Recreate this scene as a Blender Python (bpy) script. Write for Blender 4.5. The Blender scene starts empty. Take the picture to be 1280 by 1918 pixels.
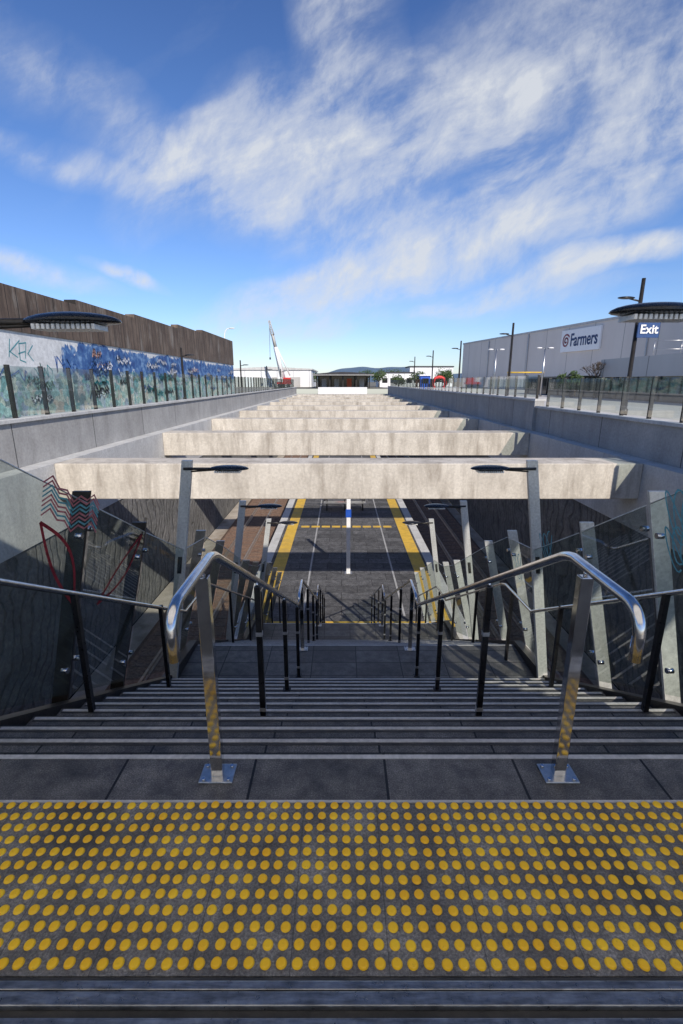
import bpy, bmesh, math, random
from mathutils import Vector, Matrix
random.seed(7)
D=bpy.data; C=bpy.context
scene=C.scene
col=scene.collection

# ------------------------------------------------------------ materials
def new_mat(name):
    m=D.materials.new(name); m.use_nodes=True
    nt=m.node_tree; b=nt.nodes['Principled BSDF']
    return m,nt,b
def pos_node(nt,stretch=(1,1,1)):
    g=nt.nodes.new('ShaderNodeNewGeometry')
    mp=nt.nodes.new('ShaderNodeMapping'); mp.inputs['Scale'].default_value=stretch
    nt.links.new(g.outputs['Position'],mp.inputs['Vector'])
    return mp.outputs['Vector']
def noise(nt,vec,scale,detail=8,rough=.6,dist=0):
    n=nt.nodes.new('ShaderNodeTexNoise')
    n.inputs['Scale'].default_value=scale; n.inputs['Detail'].default_value=detail
    n.inputs['Roughness'].default_value=rough; n.inputs['Distortion'].default_value=dist
    nt.links.new(vec,n.inputs['Vector']); return n.outputs['Fac']
def ramp(nt,fac,stops):
    r=nt.nodes.new('ShaderNodeValToRGB'); e=r.color_ramp.elements
    while len(e)<len(stops): e.new(.5)
    for i,(p,c) in enumerate(stops):
        e[i].position=p; e[i].color=(c[0],c[1],c[2],1) if len(c)==3 else c
    nt.links.new(fac,r.inputs['Fac']); return r.outputs['Color']
def mixc(nt,fac,a,b,blend='MIX'):
    m=nt.nodes.new('ShaderNodeMix'); m.data_type='RGBA'; m.blend_type=blend
    for s,v in ((m.inputs[0],fac),(m.inputs[6],a),(m.inputs[7],b)):
        if isinstance(v,bpy.types.NodeSocket): nt.links.new(v,s)
        elif isinstance(v,(int,float)): s.default_value=v
        else: s.default_value=(v[0],v[1],v[2],1)
    return m.outputs[2]
def math_n(nt,op,a,b=None,clamp=False):
    m=nt.nodes.new('ShaderNodeMath'); m.operation=op; m.use_clamp=clamp
    for i,v in enumerate((a,b)):
        if v is None: continue
        if isinstance(v,bpy.types.NodeSocket): nt.links.new(v,m.inputs[i])
        else: m.inputs[i].default_value=v
    return m.outputs[0]
def bump(nt,b,h,strength,dist=.02):
    n=nt.nodes.new('ShaderNodeBump'); n.inputs['Strength'].default_value=strength
    n.inputs['Distance'].default_value=dist
    nt.links.new(h,n.inputs['Height']); nt.links.new(n.outputs['Normal'],b.inputs['Normal'])
def nmat(name,c1,c2,scale=3,rough=.8,metal=0,bmp=.15,stretch=(1,1,1),fine=40,c3=None):
    m,nt,b=new_mat(name)
    v=pos_node(nt,stretch)
    f=noise(nt,v,scale)
    colr=ramp(nt,f,[(.3,c1),(.7,c2)])
    v2=pos_node(nt)
    f2=noise(nt,v2,fine,6)
    colr=mixc(nt,.55,colr,ramp(nt,f2,[(.3,(.6,.6,.6)),(.7,(1.25,1.25,1.25))]),'MULTIPLY')
    if c3:
        f3=noise(nt,v,scale*.35,5)
        colr=mixc(nt,ramp(nt,f3,[(.5,(0,0,0)),(.68,(1,1,1))]),colr,c3)
    nt.links.new(colr,b.inputs['Base Color'])
    b.inputs['Metallic'].default_value=metal
    nt.links.new(ramp(nt,f2,[(0,(rough*.75,)*3),(1,(min(1,rough*1.2),)*3)]),b.inputs['Roughness'])
    if bmp: bump(nt,b,f2,bmp,.01)
    return m

M={}
def granite(name,base,light,w=.6,h=.3,offs=0,loc=(0,0,0),size=.004,rough=.45,spec=.35):
    m,nt,b=new_mat(name)
    v=pos_node(nt)
    f=noise(nt,v,3,6); c=ramp(nt,f,[(.3,base),(.7,light)])
    f2=noise(nt,v,160,3,.8)
    c=mixc(nt,.8,c,ramp(nt,f2,[(.35,(.4,.4,.4)),(.5,(.95,.95,.95)),(.68,(2.2,2.2,2.2))]),'MULTIPLY')
    f3=noise(nt,v,9,5,.7)
    c=mixc(nt,.8,c,ramp(nt,f3,[(.35,(.45,.45,.46)),(.65,(1.45,1.45,1.43))]),'MULTIPLY')
    g=nt.nodes.new('ShaderNodeNewGeometry')
    mp=nt.nodes.new('ShaderNodeMapping'); mp.inputs['Location'].default_value=loc
    nt.links.new(g.outputs['Position'],mp.inputs['Vector'])
    br=nt.nodes.new('ShaderNodeTexBrick'); br.offset=offs; br.squash=1
    br.inputs['Scale'].default_value=1; br.inputs['Brick Width'].default_value=w; br.inputs['Row Height'].default_value=h
    br.inputs['Mortar Size'].default_value=size; br.inputs['Mortar Smooth'].default_value=0.1; br.inputs['Bias'].default_value=0
    br.inputs['Color1'].default_value=(.75,.75,.75,1); br.inputs['Color2'].default_value=(1.25,1.25,1.25,1); br.inputs['Mortar'].default_value=(.06,.06,.06,1)
    nt.links.new(mp.outputs['Vector'],br.inputs['Vector'])
    c=mixc(nt,1.0,c,br.outputs['Color'],'MULTIPLY')
    nt.links.new(c,b.inputs['Base Color'])
    nt.links.new(ramp(nt,f3,[(.3,(rough*.7,)*3),(.7,(min(1,rough*1.4),)*3)]),b.inputs['Roughness'])
    b.inputs['Specular IOR Level'].default_value=spec
    bump(nt,b,f2,.25,.004)
    return m
M['granite']=granite('dark_granite',(.062,.058,.055),(.125,.117,.11),loc=(.4,-.13,0),rough=.42,size=.006)
M['nosing']=nmat('nosing_strip',(.40,.385,.36),(.58,.55,.52),6,.6)
def tact():
    m,nt,b=new_mat('tactile_base')
    v=pos_node(nt)
    c=ramp(nt,noise(nt,v,5,8,.7),[(.3,(.065,.061,.057)),(.5,(.14,.132,.122)),(.7,(.30,.283,.262))])
    f2=noise(nt,v,110,4,.8)
    c=mixc(nt,.85,c,ramp(nt,f2,[(.36,(.4,.4,.4)),(.5,(1,1,1)),(.66,(2,2,1.95))]),'MULTIPLY')
    st=noise(nt,pos_node(nt,(1,.5,1)),2.2,7,.65)
    c=mixc(nt,ramp(nt,st,[(.54,(0,0,0)),(.66,(.65,.65,.65))]),c,(.04,.038,.036))
    g=nt.nodes.new('ShaderNodeNewGeometry'); s=nt.nodes.new('ShaderNodeSeparateXYZ'); nt.links.new(g.outputs['Position'],s.inputs[0])
    k=math_n(nt,'LESS_THAN',math_n(nt,'PINGPONG',math_n(nt,'ADD',s.outputs['X'],-.145),.15),.0016)
    c=mixc(nt,math_n(nt,'MULTIPLY',k,.6),c,(.015,.015,.015))
    nt.links.new(c,b.inputs['Base Color'])
    nt.links.new(ramp(nt,st,[(.3,(.28,.28,.28)),(.7,(.55,.55,.55))]),b.inputs['Roughness'])
    bump(nt,b,f2,.6,.008); return m
M['tactile_base']=tact()
M['threshold']=nmat('threshold_metal',(.14,.14,.14),(.42,.42,.42),9,.30,.8,.3,(1,6,1))
M['rubber']=nmat('dark_groove',(.025,.025,.025),(.065,.062,.058),8,.7)
def yellow_mat():
    m,nt,b=new_mat('yellow_stud')
    v=pos_node(nt); f=noise(nt,v,5,4); f2=noise(nt,v,70,6,.7)
    c=ramp(nt,f,[(.3,(.95,.48,.008)),(.7,(1.0,.62,.02))])
    c=mixc(nt,ramp(nt,f2,[(.6,(0,0,0)),(.78,(.65,.65,.65))]),c,(.38,.19,.02))
    nt.links.new(c,b.inputs['Base Color']); b.inputs['Roughness'].default_value=.38
    b.inputs['Specular IOR Level'].default_value=.45
    bump(nt,b,f2,.3,.003); return m
M['stud']=yellow_mat()
M['steel']=nmat('polished_steel',(.58,.58,.59),(.7,.7,.71),4,.17,1,.03,fine=20)
M['mirrorsteel']=nmat('mirror_polished_steel',(.62,.61,.6),(.74,.73,.72),4,.09,1,.02,fine=12)
M['satin']=nmat('brushed_steel',(.45,.45,.45),(.62,.62,.61),5,.34,1,.1,(1,1,.3))
M['palesteel']=nmat('pale_steel',(.5,.51,.49),(.7,.71,.68),5,.4,.35,.1,(1,1,.3))
M['blackpost']=nmat('black_coated_steel',(.012,.012,.014),(.03,.03,.033),5,.3,.3,.05)
M['silver_band']=nmat('silver_band',(.4,.4,.42),(.6,.6,.62),8,.4,.6)
M['darkmetal']=nmat('dark_bronze_metal',(.03,.027,.025),(.06,.055,.05),5,.4,.5,.05)
M['lampblack']=nmat('lamp_housing_black',(.012,.013,.015),(.025,.026,.028),6,.28,.2,.03)
M['yellowline']=nmat('platform_yellow',(.58,.36,.04),(.78,.50,.07),4,.7,c3=(.5,.33,.08))
M['whiteline']=nmat('platform_pale_line',(.3,.3,.3),(.45,.45,.44),4,.7)
M['platform']=granite('platform_paving',(.07,.07,.073),(.12,.12,.125),w=1.2,h=.6,offs=.5,size=.008,rough=.75,spec=.2)
M['ballast']=nmat('rusty_ballast',(.09,.05,.035),(.30,.19,.13),9,.95,0,1,fine=16)
M['trackfloor']=nmat('trackside_concrete',(.3,.26,.21),(.5,.45,.38),1.5,.9,0,.4,c3=(.2,.15,.1))
M['rail']=nmat('worn_rail',(.35,.28,.23),(.6,.53,.47),7,.35,.7)
M['sleeper']=nmat('sleeper',(.10,.06,.045),(.26,.18,.13),14,.95,0,.6,fine=16)
M['navy']=nmat('navy_paint',(.008,.03,.11),(.012,.045,.15),3,.5)
M['exitblue']=nmat('exit_panel_blue',(.008,.045,.16),(.012,.06,.2),3,.5)
M['signblue']=nmat('sign_blue',(.01,.07,.4),(.02,.1,.5),3,.5)
M['red']=nmat('red_paint',(.5,.02,.02),(.65,.035,.03),3,.5)
M['orange']=nmat('orange_red',(.65,.1,.03),(.75,.14,.04),3,.5)
M['emblem']=nmat('emblem_dark_red',(.28,.04,.06),(.36,.06,.08),3,.5)
M['whitepaint']=nmat('white_paint',(.75,.75,.75),(.85,.85,.85),3,.5)
M['signwhite']=nmat('sign_white',(.9,.88,.86),(.95,.93,.91),1,.5,0,0)
M['grassy']=nmat('far_ground',(.13,.13,.1),(.22,.2,.16),.02,.95)
M['roofdark']=nmat('dark_roof',(.03,.03,.035),(.05,.05,.055),1,.8)
M['teal']=nmat('teal_spray',(.02,.22,.27),(.05,.34,.36),8,.6)
M['greenspray']=nmat('green_spray',(.12,.24,.18),(.2,.36,.28),8,.6)
M['paleblue']=nmat('pale_blue_spray',(.1,.4,.5),(.2,.55,.62),8,.6)
M['fadedteal']=nmat('faded_teal_paint',(.10,.36,.38),(.2,.46,.46),8,.6)
M['fadedred']=nmat('faded_red_paint',(.5,.13,.13),(.65,.24,.23),8,.6)
M['redspray']=nmat('red_spray',(.25,.012,.02),(.42,.03,.04),8,.6)
M['whitespray']=nmat('white_spray',(.7,.72,.75),(.85,.85,.88),8,.6)
M['bluespray']=nmat('blue_spray',(.03,.10,.34),(.06,.16,.44),8,.6)
M['pinkspray']=nmat('orange_spray',(.5,.26,.2),(.62,.38,.3),8,.6)
M['blackspray']=nmat('black_spray',(.03,.03,.04),(.08,.08,.1),8,.6)
M['bark']=nmat('bark',(.05,.04,.03),(.12,.09,.07),9,.9,0,.5)
M['leaf']=nmat('leaf',(.025,.05,.015),(.07,.11,.03),2,.7)
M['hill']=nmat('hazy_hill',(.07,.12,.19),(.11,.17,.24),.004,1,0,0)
def concrete(name,c1,c2,stain,joint=None,amt=.8):
    m,nt,b=new_mat(name)
    v=pos_node(nt); vs=pos_node(nt,(1,1,.18))
    c=ramp(nt,noise(nt,v,.9,8,.65),[(.3,c1),(.7,c2)])
    c=mixc(nt,.7,c,ramp(nt,noise(nt,v,14,8,.7),[(.3,(.72,.72,.72)),(.7,(1.2,1.2,1.2))]),'MULTIPLY')
    f=noise(nt,vs,1.7,9,.72,.3)
    c=mixc(nt,ramp(nt,f,[(.47,(0,0,0)),(.72,(amt,amt,amt))]),c,stain)
    pit=noise(nt,v,55,4,.8)
    c=mixc(nt,ramp(nt,pit,[(.62,(0,0,0)),(.72,(.6,.6,.6))]),c,stain)
    if joint:
        g=nt.nodes.new('ShaderNodeNewGeometry'); s=nt.nodes.new('ShaderNodeSeparateXYZ'); nt.links.new(g.outputs['Position'],s.inputs[0])
        w=math_n(nt,'PINGPONG',s.outputs['Y'],joint/2)
        k=math_n(nt,'LESS_THAN',w,.018)
        c=mixc(nt,k,c,(.08,.08,.08))
    nt.links.new(c,b.inputs['Base Color']); b.inputs['Roughness'].default_value=.88
    bump(nt,b,noise(nt,v,18,9,.75),.35,.02)
    return m
M['beam']=concrete('beam_concrete',(.46,.42,.36),(.68,.63,.55),(.2,.165,.13))
M['wall']=concrete('wall_concrete',(.32,.315,.305),(.44,.435,.42),(.2,.19,.18),joint=4.1,amt=.5)
M['coping']=concrete('coping_concrete',(.48,.48,.47),(.62,.62,.6),(.28,.27,.26),amt=.5)
M['bounce_concrete']=concrete('pale_bounce_concrete',(.5,.48,.45),(.62,.6,.56),(.3,.28,.26),amt=.5)  # pale tone picked to bounce warm sunlight
def relief():
    m,nt,b=new_mat('relief_panels')
    v=pos_node(nt)
    c=ramp(nt,noise(nt,v,1.2,8,.65),[(.3,(.12,.12,.115)),(.7,(.25,.245,.235))])
    c=mixc(nt,.8,c,ramp(nt,noise(nt,v,7,9,.8),[(.35,(.5,.5,.5)),(.65,(1.4,1.4,1.4))]),'MULTIPLY')
    w=nt.nodes.new('ShaderNodeTexWave'); w.wave_type='RINGS'; w.inputs['Scale'].default_value=.75
    w.inputs['Distortion'].default_value=18; w.inputs['Detail'].default_value=3; w.inputs['Detail Scale'].default_value=.6
    nt.links.new(v,w.inputs['Vector'])
    line=ramp(nt,w.outputs['Fac'],[(.02,(0,0,0)),(.25,(1,1,1))])
    c=mixc(nt,.5,c,ramp(nt,w.outputs['Fac'],[(.02,(.3,.3,.3)),(.2,(1,1,1))]),'MULTIPLY')
    hgt=math_n(nt,'ADD',line,noise(nt,v,6,9,.8))
    nt.links.new(c,b.inputs['Base Color']); b.inputs['Roughness'].default_value=.85
    bump(nt,b,hgt,1,.06); return m
M['relief']=relief()
def boards():
    m,nt,b=new_mat('weathered_boards')
    v=pos_node(nt); vs=pos_node(nt,(1,1,.06))
    c=ramp(nt,noise(nt,v,.6,6),[(.3,(.06,.042,.034)),(.7,(.14,.11,.088))])
    c=mixc(nt,.9,c,ramp(nt,noise(nt,vs,4,9,.8),[(.3,(.3,.28,.27)),(.7,(2.1,2.0,1.9))]),'MULTIPLY')
    pale=noise(nt,pos_node(nt,(1,1,.3)),1.1,8,.7)
    c=mixc(nt,ramp(nt,pale,[(.54,(0,0,0)),(.68,(.6,.6,.6))]),c,(.3,.28,.25))
    g=nt.nodes.new('ShaderNodeNewGeometry'); s=nt.nodes.new('ShaderNodeSeparateXYZ'); nt.links.new(g.outputs['Position'],s.inputs[0])
    w=math_n(nt,'PINGPONG',s.outputs['Y'],.3)
    k=math_n(nt,'LESS_THAN',w,.02)
    c=mixc(nt,k,c,(.02,.017,.015))
    nt.links.new(c,b.inputs['Base Color']); b.inputs['Roughness'].default_value=.9
    bump(nt,b,noise(nt,vs,4,9,.8),.6,.04); return m
M['boards']=boards()
def mural():
    m,nt,b=new_mat('mural_paint')
    g=nt.nodes.new('ShaderNodeNewGeometry'); s=nt.nodes.new('ShaderNodeSeparateXYZ'); nt.links.new(g.outputs['Position'],s.inputs[0])
    v=pos_node(nt)
    c=ramp(nt,noise(nt,v,1.2,8),[(.3,(.58,.59,.59)),(.65,(.78,.79,.79))])
    n1=noise(nt,v,.55,7,.7,.8)
    yb=ramp(nt,math_n(nt,'DIVIDE',s.outputs['Y'],60),[(.34,(0,0,0)),(.37,(1,1,1)),(.6,(.95,.95,.95)),(.95,(.9,.9,.9))])
    zb=ramp(nt,math_n(nt,'DIVIDE',s.outputs['Z'],4),[(.36,(0,0,0)),(.44,(1,1,1)),(.76,(1,1,1)),(.87,(.6,.6,.6))])
    k=math_n(nt,'MULTIPLY',yb,zb); k=math_n(nt,'MULTIPLY',k,math_n(nt,'MULTIPLY',n1,2.0))
    k=ramp(nt,k,[(.66,(0,0,0)),(.70,(1,1,1))])
    blue=ramp(nt,noise(nt,v,2.2,6),[(.35,(.025,.07,.24)),(.5,(.05,.14,.35)),(.65,(.2,.34,.56))])
    c=mixc(nt,k,c,blue)
    vo=nt.nodes.new('ShaderNodeTexVoronoi'); vo.inputs['Scale'].default_value=2.6
    dn=nt.nodes.new('ShaderNodeTexNoise'); dn.inputs['Scale'].default_value=1.5; dn.inputs['Detail'].default_value=5
    nt.links.new(v,dn.inputs['Vector'])
    nt.links.new(mixc(nt,1.0,v,dn.outputs['Color'],'ADD'),vo.inputs['Vector'])
    sp=nt.nodes.new('ShaderNodeSeparateXYZ'); nt.links.new(vo.outputs['Color'],sp.inputs[0])
    busy=ramp(nt,sp.outputs[0],[(0,(.10,.16,.17)),(.18,(.14,.34,.34)),(.36,(.36,.52,.49)),(.52,(.30,.40,.32)),(.66,(.55,.56,.48)),(.78,(.24,.32,.44)),(.9,(.46,.38,.30)),(1,(.62,.62,.57))])
    busy=mixc(nt,.8,busy,ramp(nt,noise(nt,v,5,6,.8),[(.42,(.4,.5,.5)),(.5,(1,1,1)),(.62,(1.6,1.6,1.6))]),'MULTIPLY')
    zl_=math_n(nt,'ADD',s.outputs['Z'],math_n(nt,'MULTIPLY',n1,1.6))
    kl=ramp(nt,math_n(nt,'DIVIDE',zl_,4),[(.68,(.9,.9,.9)),(.73,(0,0,0))])
    c=mixc(nt,kl,c,busy)
    c=mixc(nt,.7,c,ramp(nt,noise(nt,v,6,8,.8),[(.3,(.55,.55,.55)),(.6,(1.1,1.1,1.1))]),'MULTIPLY')
    nt.links.new(c,b.inputs['Base Color']); b.inputs['Roughness'].default_value=.75
    return m
M['mural']=mural()
def clad(name,c1,c2,period,axis='Y',dark=.75):
    m,nt,b=new_mat(name)
    g=nt.nodes.new('ShaderNodeNewGeometry'); s=nt.nodes.new('ShaderNodeSeparateXYZ'); nt.links.new(g.outputs['Position'],s.inputs[0])
    v=pos_node(nt,(1,1,.3))
    c=ramp(nt,noise(nt,v,.4,6),[(.3,c1),(.7,c2)])
    w=math_n(nt,'PINGPONG',s.outputs[axis],period/2)
    k=math_n(nt,'LESS_THAN',w,.05)
    c=mixc(nt,k,c,(c1[0]*dark*.7,c1[1]*dark*.7,c1[2]*dark*.7))
    nt.links.new(c,b.inputs['Base Color']); b.inputs['Roughness'].default_value=.6
    return m
M['greyclad']=clad('grey_cladding',(.68,.60,.53),(.75,.67,.60),5.5)
M['midclad']=clad('mid_grey_cladding',(.4,.39,.37),(.47,.46,.44),5.5)
M['whiteclad']=clad('white_cladding_panels',(.66,.67,.68),(.78,.78,.78),4,'X')
def glass(name,tint,base=.06,refl=1.0):
    m=D.materials.new(name); m.use_nodes=True; nt=m.node_tree; nt.nodes.clear()
    o=nt.nodes.new('ShaderNodeOutputMaterial'); t=nt.nodes.new('ShaderNodeBsdfTransparent'); t.inputs[0].default_value=(*tint,1)
    gl=nt.nodes.new('ShaderNodeBsdfGlossy'); gl.inputs['Roughness'].default_value=.03
    df=nt.nodes.new('ShaderNodeBsdfDiffuse'); df.inputs[0].default_value=(.45,.55,.51,1)
    fr=nt.nodes.new('ShaderNodeFresnel'); fr.inputs[0].default_value=1.45
    v=pos_node(nt); n=noise(nt,v,3,8,.75)
    dirt=ramp(nt,n,[(.4,(.015,.015,.015)),(.75,(base,base,base))])
    m0=nt.nodes.new('ShaderNodeMixShader'); nt.links.new(dirt,m0.inputs[0]); nt.links.new(t.outputs[0],m0.inputs[1]); nt.links.new(df.outputs[0],m0.inputs[2])
    m1=nt.nodes.new('ShaderNodeMixShader'); nt.links.new(math_n(nt,'MULTIPLY',fr.outputs[0],refl),m1.inputs[0]); nt.links.new(m0.outputs[0],m1.inputs[1]); nt.links.new(gl.outputs[0],m1.inputs[2])
    nt.links.new(m1.outputs[0],o.inputs[0]); return m
M['glass']=glass('smoky_green_glass',(.70,.76,.73),.14,.32)
M['fenceglass']=glass('pale_green_glass',(.76,.86,.83),.07,.35)
def frosted():  # translucent sheet that turns sun into soft fill over the landing
    m=D.materials.new('frosted_fill_sheet'); m.use_nodes=True; nt=m.node_tree; nt.nodes.clear()
    o=nt.nodes.new('ShaderNodeOutputMaterial'); t=nt.nodes.new('ShaderNodeBsdfTranslucent')
    df=nt.nodes.new('ShaderNodeBsdfDiffuse'); df.inputs[0].default_value=(.8,.76,.7,1)
    n=noise(nt,pos_node(nt),2,6); nt.links.new(ramp(nt,n,[(.3,(.93,.89,.81)),(.7,(.98,.95,.87))]),t.inputs[0])
    mx=nt.nodes.new('ShaderNodeMixShader'); mx.inputs[0].default_value=.05
    nt.links.new(t.outputs[0],mx.inputs[1]); nt.links.new(df.outputs[0],mx.inputs[2]); nt.links.new(mx.outputs[0],o.inputs[0]); return m
M['frosted']=frosted()
M['darkglass']=nmat('dark_shopfront_glass',(.01,.012,.014),(.03,.032,.035),.5,.08,0,0)
M['led']=nmat('lamp_lens',(.8,.8,.78),(.9,.9,.88),9,.25)

# ------------------------------------------------------------ mesh builder
class MB:
    def __init__(s): s.bm=bmesh.new()
    def box(s,x0,x1,y0,y1,z0,z1,bev=0):
        r=bmesh.ops.create_cube(s.bm,size=1)
        vs=r['verts']
        for v in vs:
            v.co=Vector(((x0+x1)/2+v.co.x*(x1-x0),(y0+y1)/2+v.co.y*(y1-y0),(z0+z1)/2+v.co.z*(z1-z0)))
        if bev:
            es=list({e for v in vs for e in v.link_edges})
            bmesh.ops.bevel(s.bm,geom=es,offset=bev,segments=2,affect='EDGES',profile=.5)
        return s
    def quad(s,pts):
        s.bm.faces.new([s.bm.verts.new(p) for p in pts]); return s
    def cyl(s,p0,p1,r0,r1=None,n=16):
        return s.tube([p0,p1],[r0,r0 if r1 is None else r1],n)
    def tube(s,pts,r,n=16,cap=True):
        pts=[Vector(p) for p in pts]
        rs=r if isinstance(r,(list,tuple)) else [r]*len(pts)
        rings=[]; up=None
        for i,p in enumerate(pts):
            a=pts[max(0,i-1)]; b=pts[min(len(pts)-1,i+1)]
            t=(b-a).normalized()
            if up is None:
                up=Vector((0,0,1)) if abs(t.z)<.9 else Vector((1,0,0))
            x=t.cross(up).normalized(); up=x.cross(t).normalized()
            rings.append([s.bm.verts.new(p+(x*math.cos(k*2*math.pi/n)+up*math.sin(k*2*math.pi/n))*rs[i]) for k in range(n)])
        for i in range(len(rings)-1):
            for k in range(n):
                f=s.bm.faces.new([rings[i][k],rings[i][(k+1)%n],rings[i+1][(k+1)%n],rings[i+1][k]]); f.smooth=True
        if cap:
            s.bm.faces.new(rings[0][::-1]); s.bm.faces.new(rings[-1])
        return s
    def ell(s,c,rx,ry,rz,seg=24,rings=12,fn=None):
        r=bmesh.ops.create_uvsphere(s.bm,u_segments=seg,v_segments=rings,radius=1)
        for v in r['verts']:
            q=v.co.copy()
            if fn: q=fn(q)
            v.co=Vector((c[0]+q.x*rx,c[1]+q.y*ry,c[2]+q.z*rz))
        for f in {f for v in r['verts'] for f in v.link_faces}: f.smooth=True
        return s
    def prism(s,poly,axis,a,b):
        def P(p,t):
            return (t,p[0],p[1]) if axis=='X' else ((p[0],t,p[1]) if axis=='Y' else (p[0],p[1],t))
        A=[s.bm.verts.new(P(p,a)) for p in poly]; B=[s.bm.verts.new(P(p,b)) for p in poly]
        n=len(poly)
        s.bm.faces.new(A); s.bm.faces.new(B[::-1])
        for i in range(n): s.bm.faces.new([A[i],B[i],B[(i+1)%n],A[(i+1)%n]])
        return s
    def obj(s,name,mat,parent=None,loc=(0,0,0),**kw):
        bmesh.ops.recalc_face_normals(s.bm,faces=s.bm.faces[:])
        me=D.meshes.new(name); s.bm.to_mesh(me); s.bm.free()
        me.materials.append(M[mat] if isinstance(mat,str) else mat)
        o=D.objects.new(name,me); col.objects.link(o); o.location=loc
        if parent: o.parent=parent
        for k,v in kw.items(): o[k]=v
        return o
def thing(name,label,cat,loc=(0,0,0),group=None):
    e=D.objects.new(name,None); e.empty_display_size=.2; col.objects.link(e); e.location=loc
    e['label']=label; e['category']=cat
    if group: e['group']=group
    return e
def dup(o,loc,label=None):
    n=o.copy(); col.objects.link(n); n.location=loc
    if label: n['label']=label
    def rec(src,dst):
        for c in list(src.children):
            k=c.copy(); col.objects.link(k); k.parent=dst; rec(c,k)
    rec(o,n); return n
def ribbon(mb,pts,w,plane):
    for i in range(len(pts)-1):
        a=Vector(pts[i]); b=Vector(pts[i+1]); t=(b-a)
        if t.length<1e-6: continue
        t.normalize(); n=Vector((-t.y,t.x))*w/2; e=t*w*.3
        mb.quad([plane(*(a-e+n)),plane(*(b+e+n)),plane(*(b+e-n)),plane(*(a-e-n))])

CX=.2
# ------------------------------------------------------------ ground
XL,XR=-8.6,9.0
mb=MB()
xs=[-4000,-60,XL,XR,60,4000]; ys=[-4000,-40,-8,92,300,6000]
grid=[[mb.bm.verts.new((x,y,.45)) for y in ys] for x in xs]
for i in range(5):
    for j in range(5):
        if i==2 and j==2: continue
        mb.bm.faces.new([grid[i][j],grid[i+1][j],grid[i+1][j+1],grid[i][j+1]])
mb.obj('ground','grassy',kind='structure')
MB().box(9.35,60,-8,140,.40,.456).obj('road','bounce_concrete',kind='structure')  # road kept pale so it bounces light onto the store
MB().box(-11.95,-8.95,-8,90,.40,.46).obj('pavement','coping',kind='structure')
MB().box(-30,30,-40,-8.003,.40,.462).obj('bounce_pavement','bounce_concrete',kind='structure')  # unseen slab added behind the camera to bounce warm fill light
mb=MB(); prev=None
for i in range(161):
    x=-1400+i*25
    h=38+50*math.exp(-((x-330)/300)**2)+22*math.exp(-((x-20)/150)**2)+30*math.exp(-((x+900)/500)**2)+4*math.sin(i*.45)+2.5*math.sin(i*1.05)
    a=mb.bm.verts.new((x,2600,0)); b=mb.bm.verts.new((x,3000,h)); c_=mb.bm.verts.new((x,3500,0))
    if prev:
        mb.bm.faces.new([prev[0],a,b,prev[1]]); mb.bm.faces.new([prev[1],b,c_,prev[2]])
    prev=(a,b,c_)
mb.obj('hill','hill',kind='structure')

# ------------------------------------------------------------ trench
FZ=-7.1; PZ=-5.94
MB().box(-7.8,8.2,-8,92,FZ-.3,FZ).obj('trench_floor','trackfloor',kind='structure')
e=thing('retaining_wall','pale concrete trench wall with ledge and relief panels along the railway','wall',(0,0,0),'trench walls')
MB().box(-8.6,-8.3,-8,92,-.43,.70).obj('parapet','wall',e)
MB().box(-8.6,-7.8,-8,92,-2.3,-.433).obj('wall_band','coping',e)
MB().box(-8.6,-7.84,-8,92,FZ,-2.303).obj('relief_panel','relief',e)
MB().box(-8.68,-8.22,-8,92,.703,.80,bev=.01).obj('coping','coping',e)
e=thing('retaining_wall','grey concrete trench wall in shade with stepped coping','wall',(0,0,0),'trench walls')
MB().box(8.7,9.0,-8,22,-.43,.58).box(8.55,9.0,22,92,-.43,.88).obj('parapet','wall',e)
MB().box(8.2,9.0,-8,92,-2.3,-.433).obj('wall_band','coping',e)
MB().box(8.24,9.0,-8,92,FZ,-2.303).obj('relief_panel','relief',e)
MB().box(8.62,9.08,-8,22.0,.583,.68,bev=.01).box(8.47,9.08,22.003,92,.883,.98,bev=.01).obj('coping','coping',e)
e=thing('end_wall','white concrete wall closing the far end of the trench','wall',(0,92,0))
MB().box(-8.3,8.7,0,.6,FZ,-.45).obj('wall_face','wall',e)
MB().box(-4.3,4.7,-.5,-.1,-.5,.75,bev=.03).obj('barrier','whitepaint',e)
base=None
labs=['broad weathered concrete beam nearest the stairs, spanning the trench','weathered concrete cross beam spanning the railway trench']
for k in range(10):
    y=13+8.2*k
    if base is None:
        base=thing('concrete_beam',labs[0],'beam',(0,y,0),'concrete cross beams')
        MB().box(-7.795,8.195,0,1.05,-1.42,-.43,bev=.025).obj('beam_body','beam',base)
    else: dup(base,(0,y,0),labs[1])

# ------------------------------------------------------------ platform and tracks
MB().box(-3.5,4.1,-6,91.9,FZ,PZ,bev=0).obj('platform','platform',kind='structure')
for nm,x0,x1 in (('platform_marking',-2.95,-2.40),('platform_marking',3.05,3.6)):
    MB().box(x0,x1,14.6,91,PZ-.02,PZ+.006).obj(nm,'yellowline',kind='structure')
for x in (-1.35,2.1):
    MB().box(x,x+.07,14.9,91,PZ-.02,PZ+.005).obj('platform_marking','whiteline',kind='structure')
MB().box(-3.4,4.0,14.15,14.5,PZ-.02,PZ+.007).obj('platform_marking','yellowline',kind='structure')
mb=MB()
for i in range(9):
    mb.box(-2.2+i*.56,-1.75+i*.56,25.2,25.5,PZ-.02,PZ+.008)
mb.obj('platform_marking','yellowline',kind='structure')
for x0,x1 in ((-3.5,-3.1),(3.7,4.1)):
    MB().box(x0,x1,-6,91.8,PZ-.02,PZ+.01).obj('platform_edge','coping',kind='structure')
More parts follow.
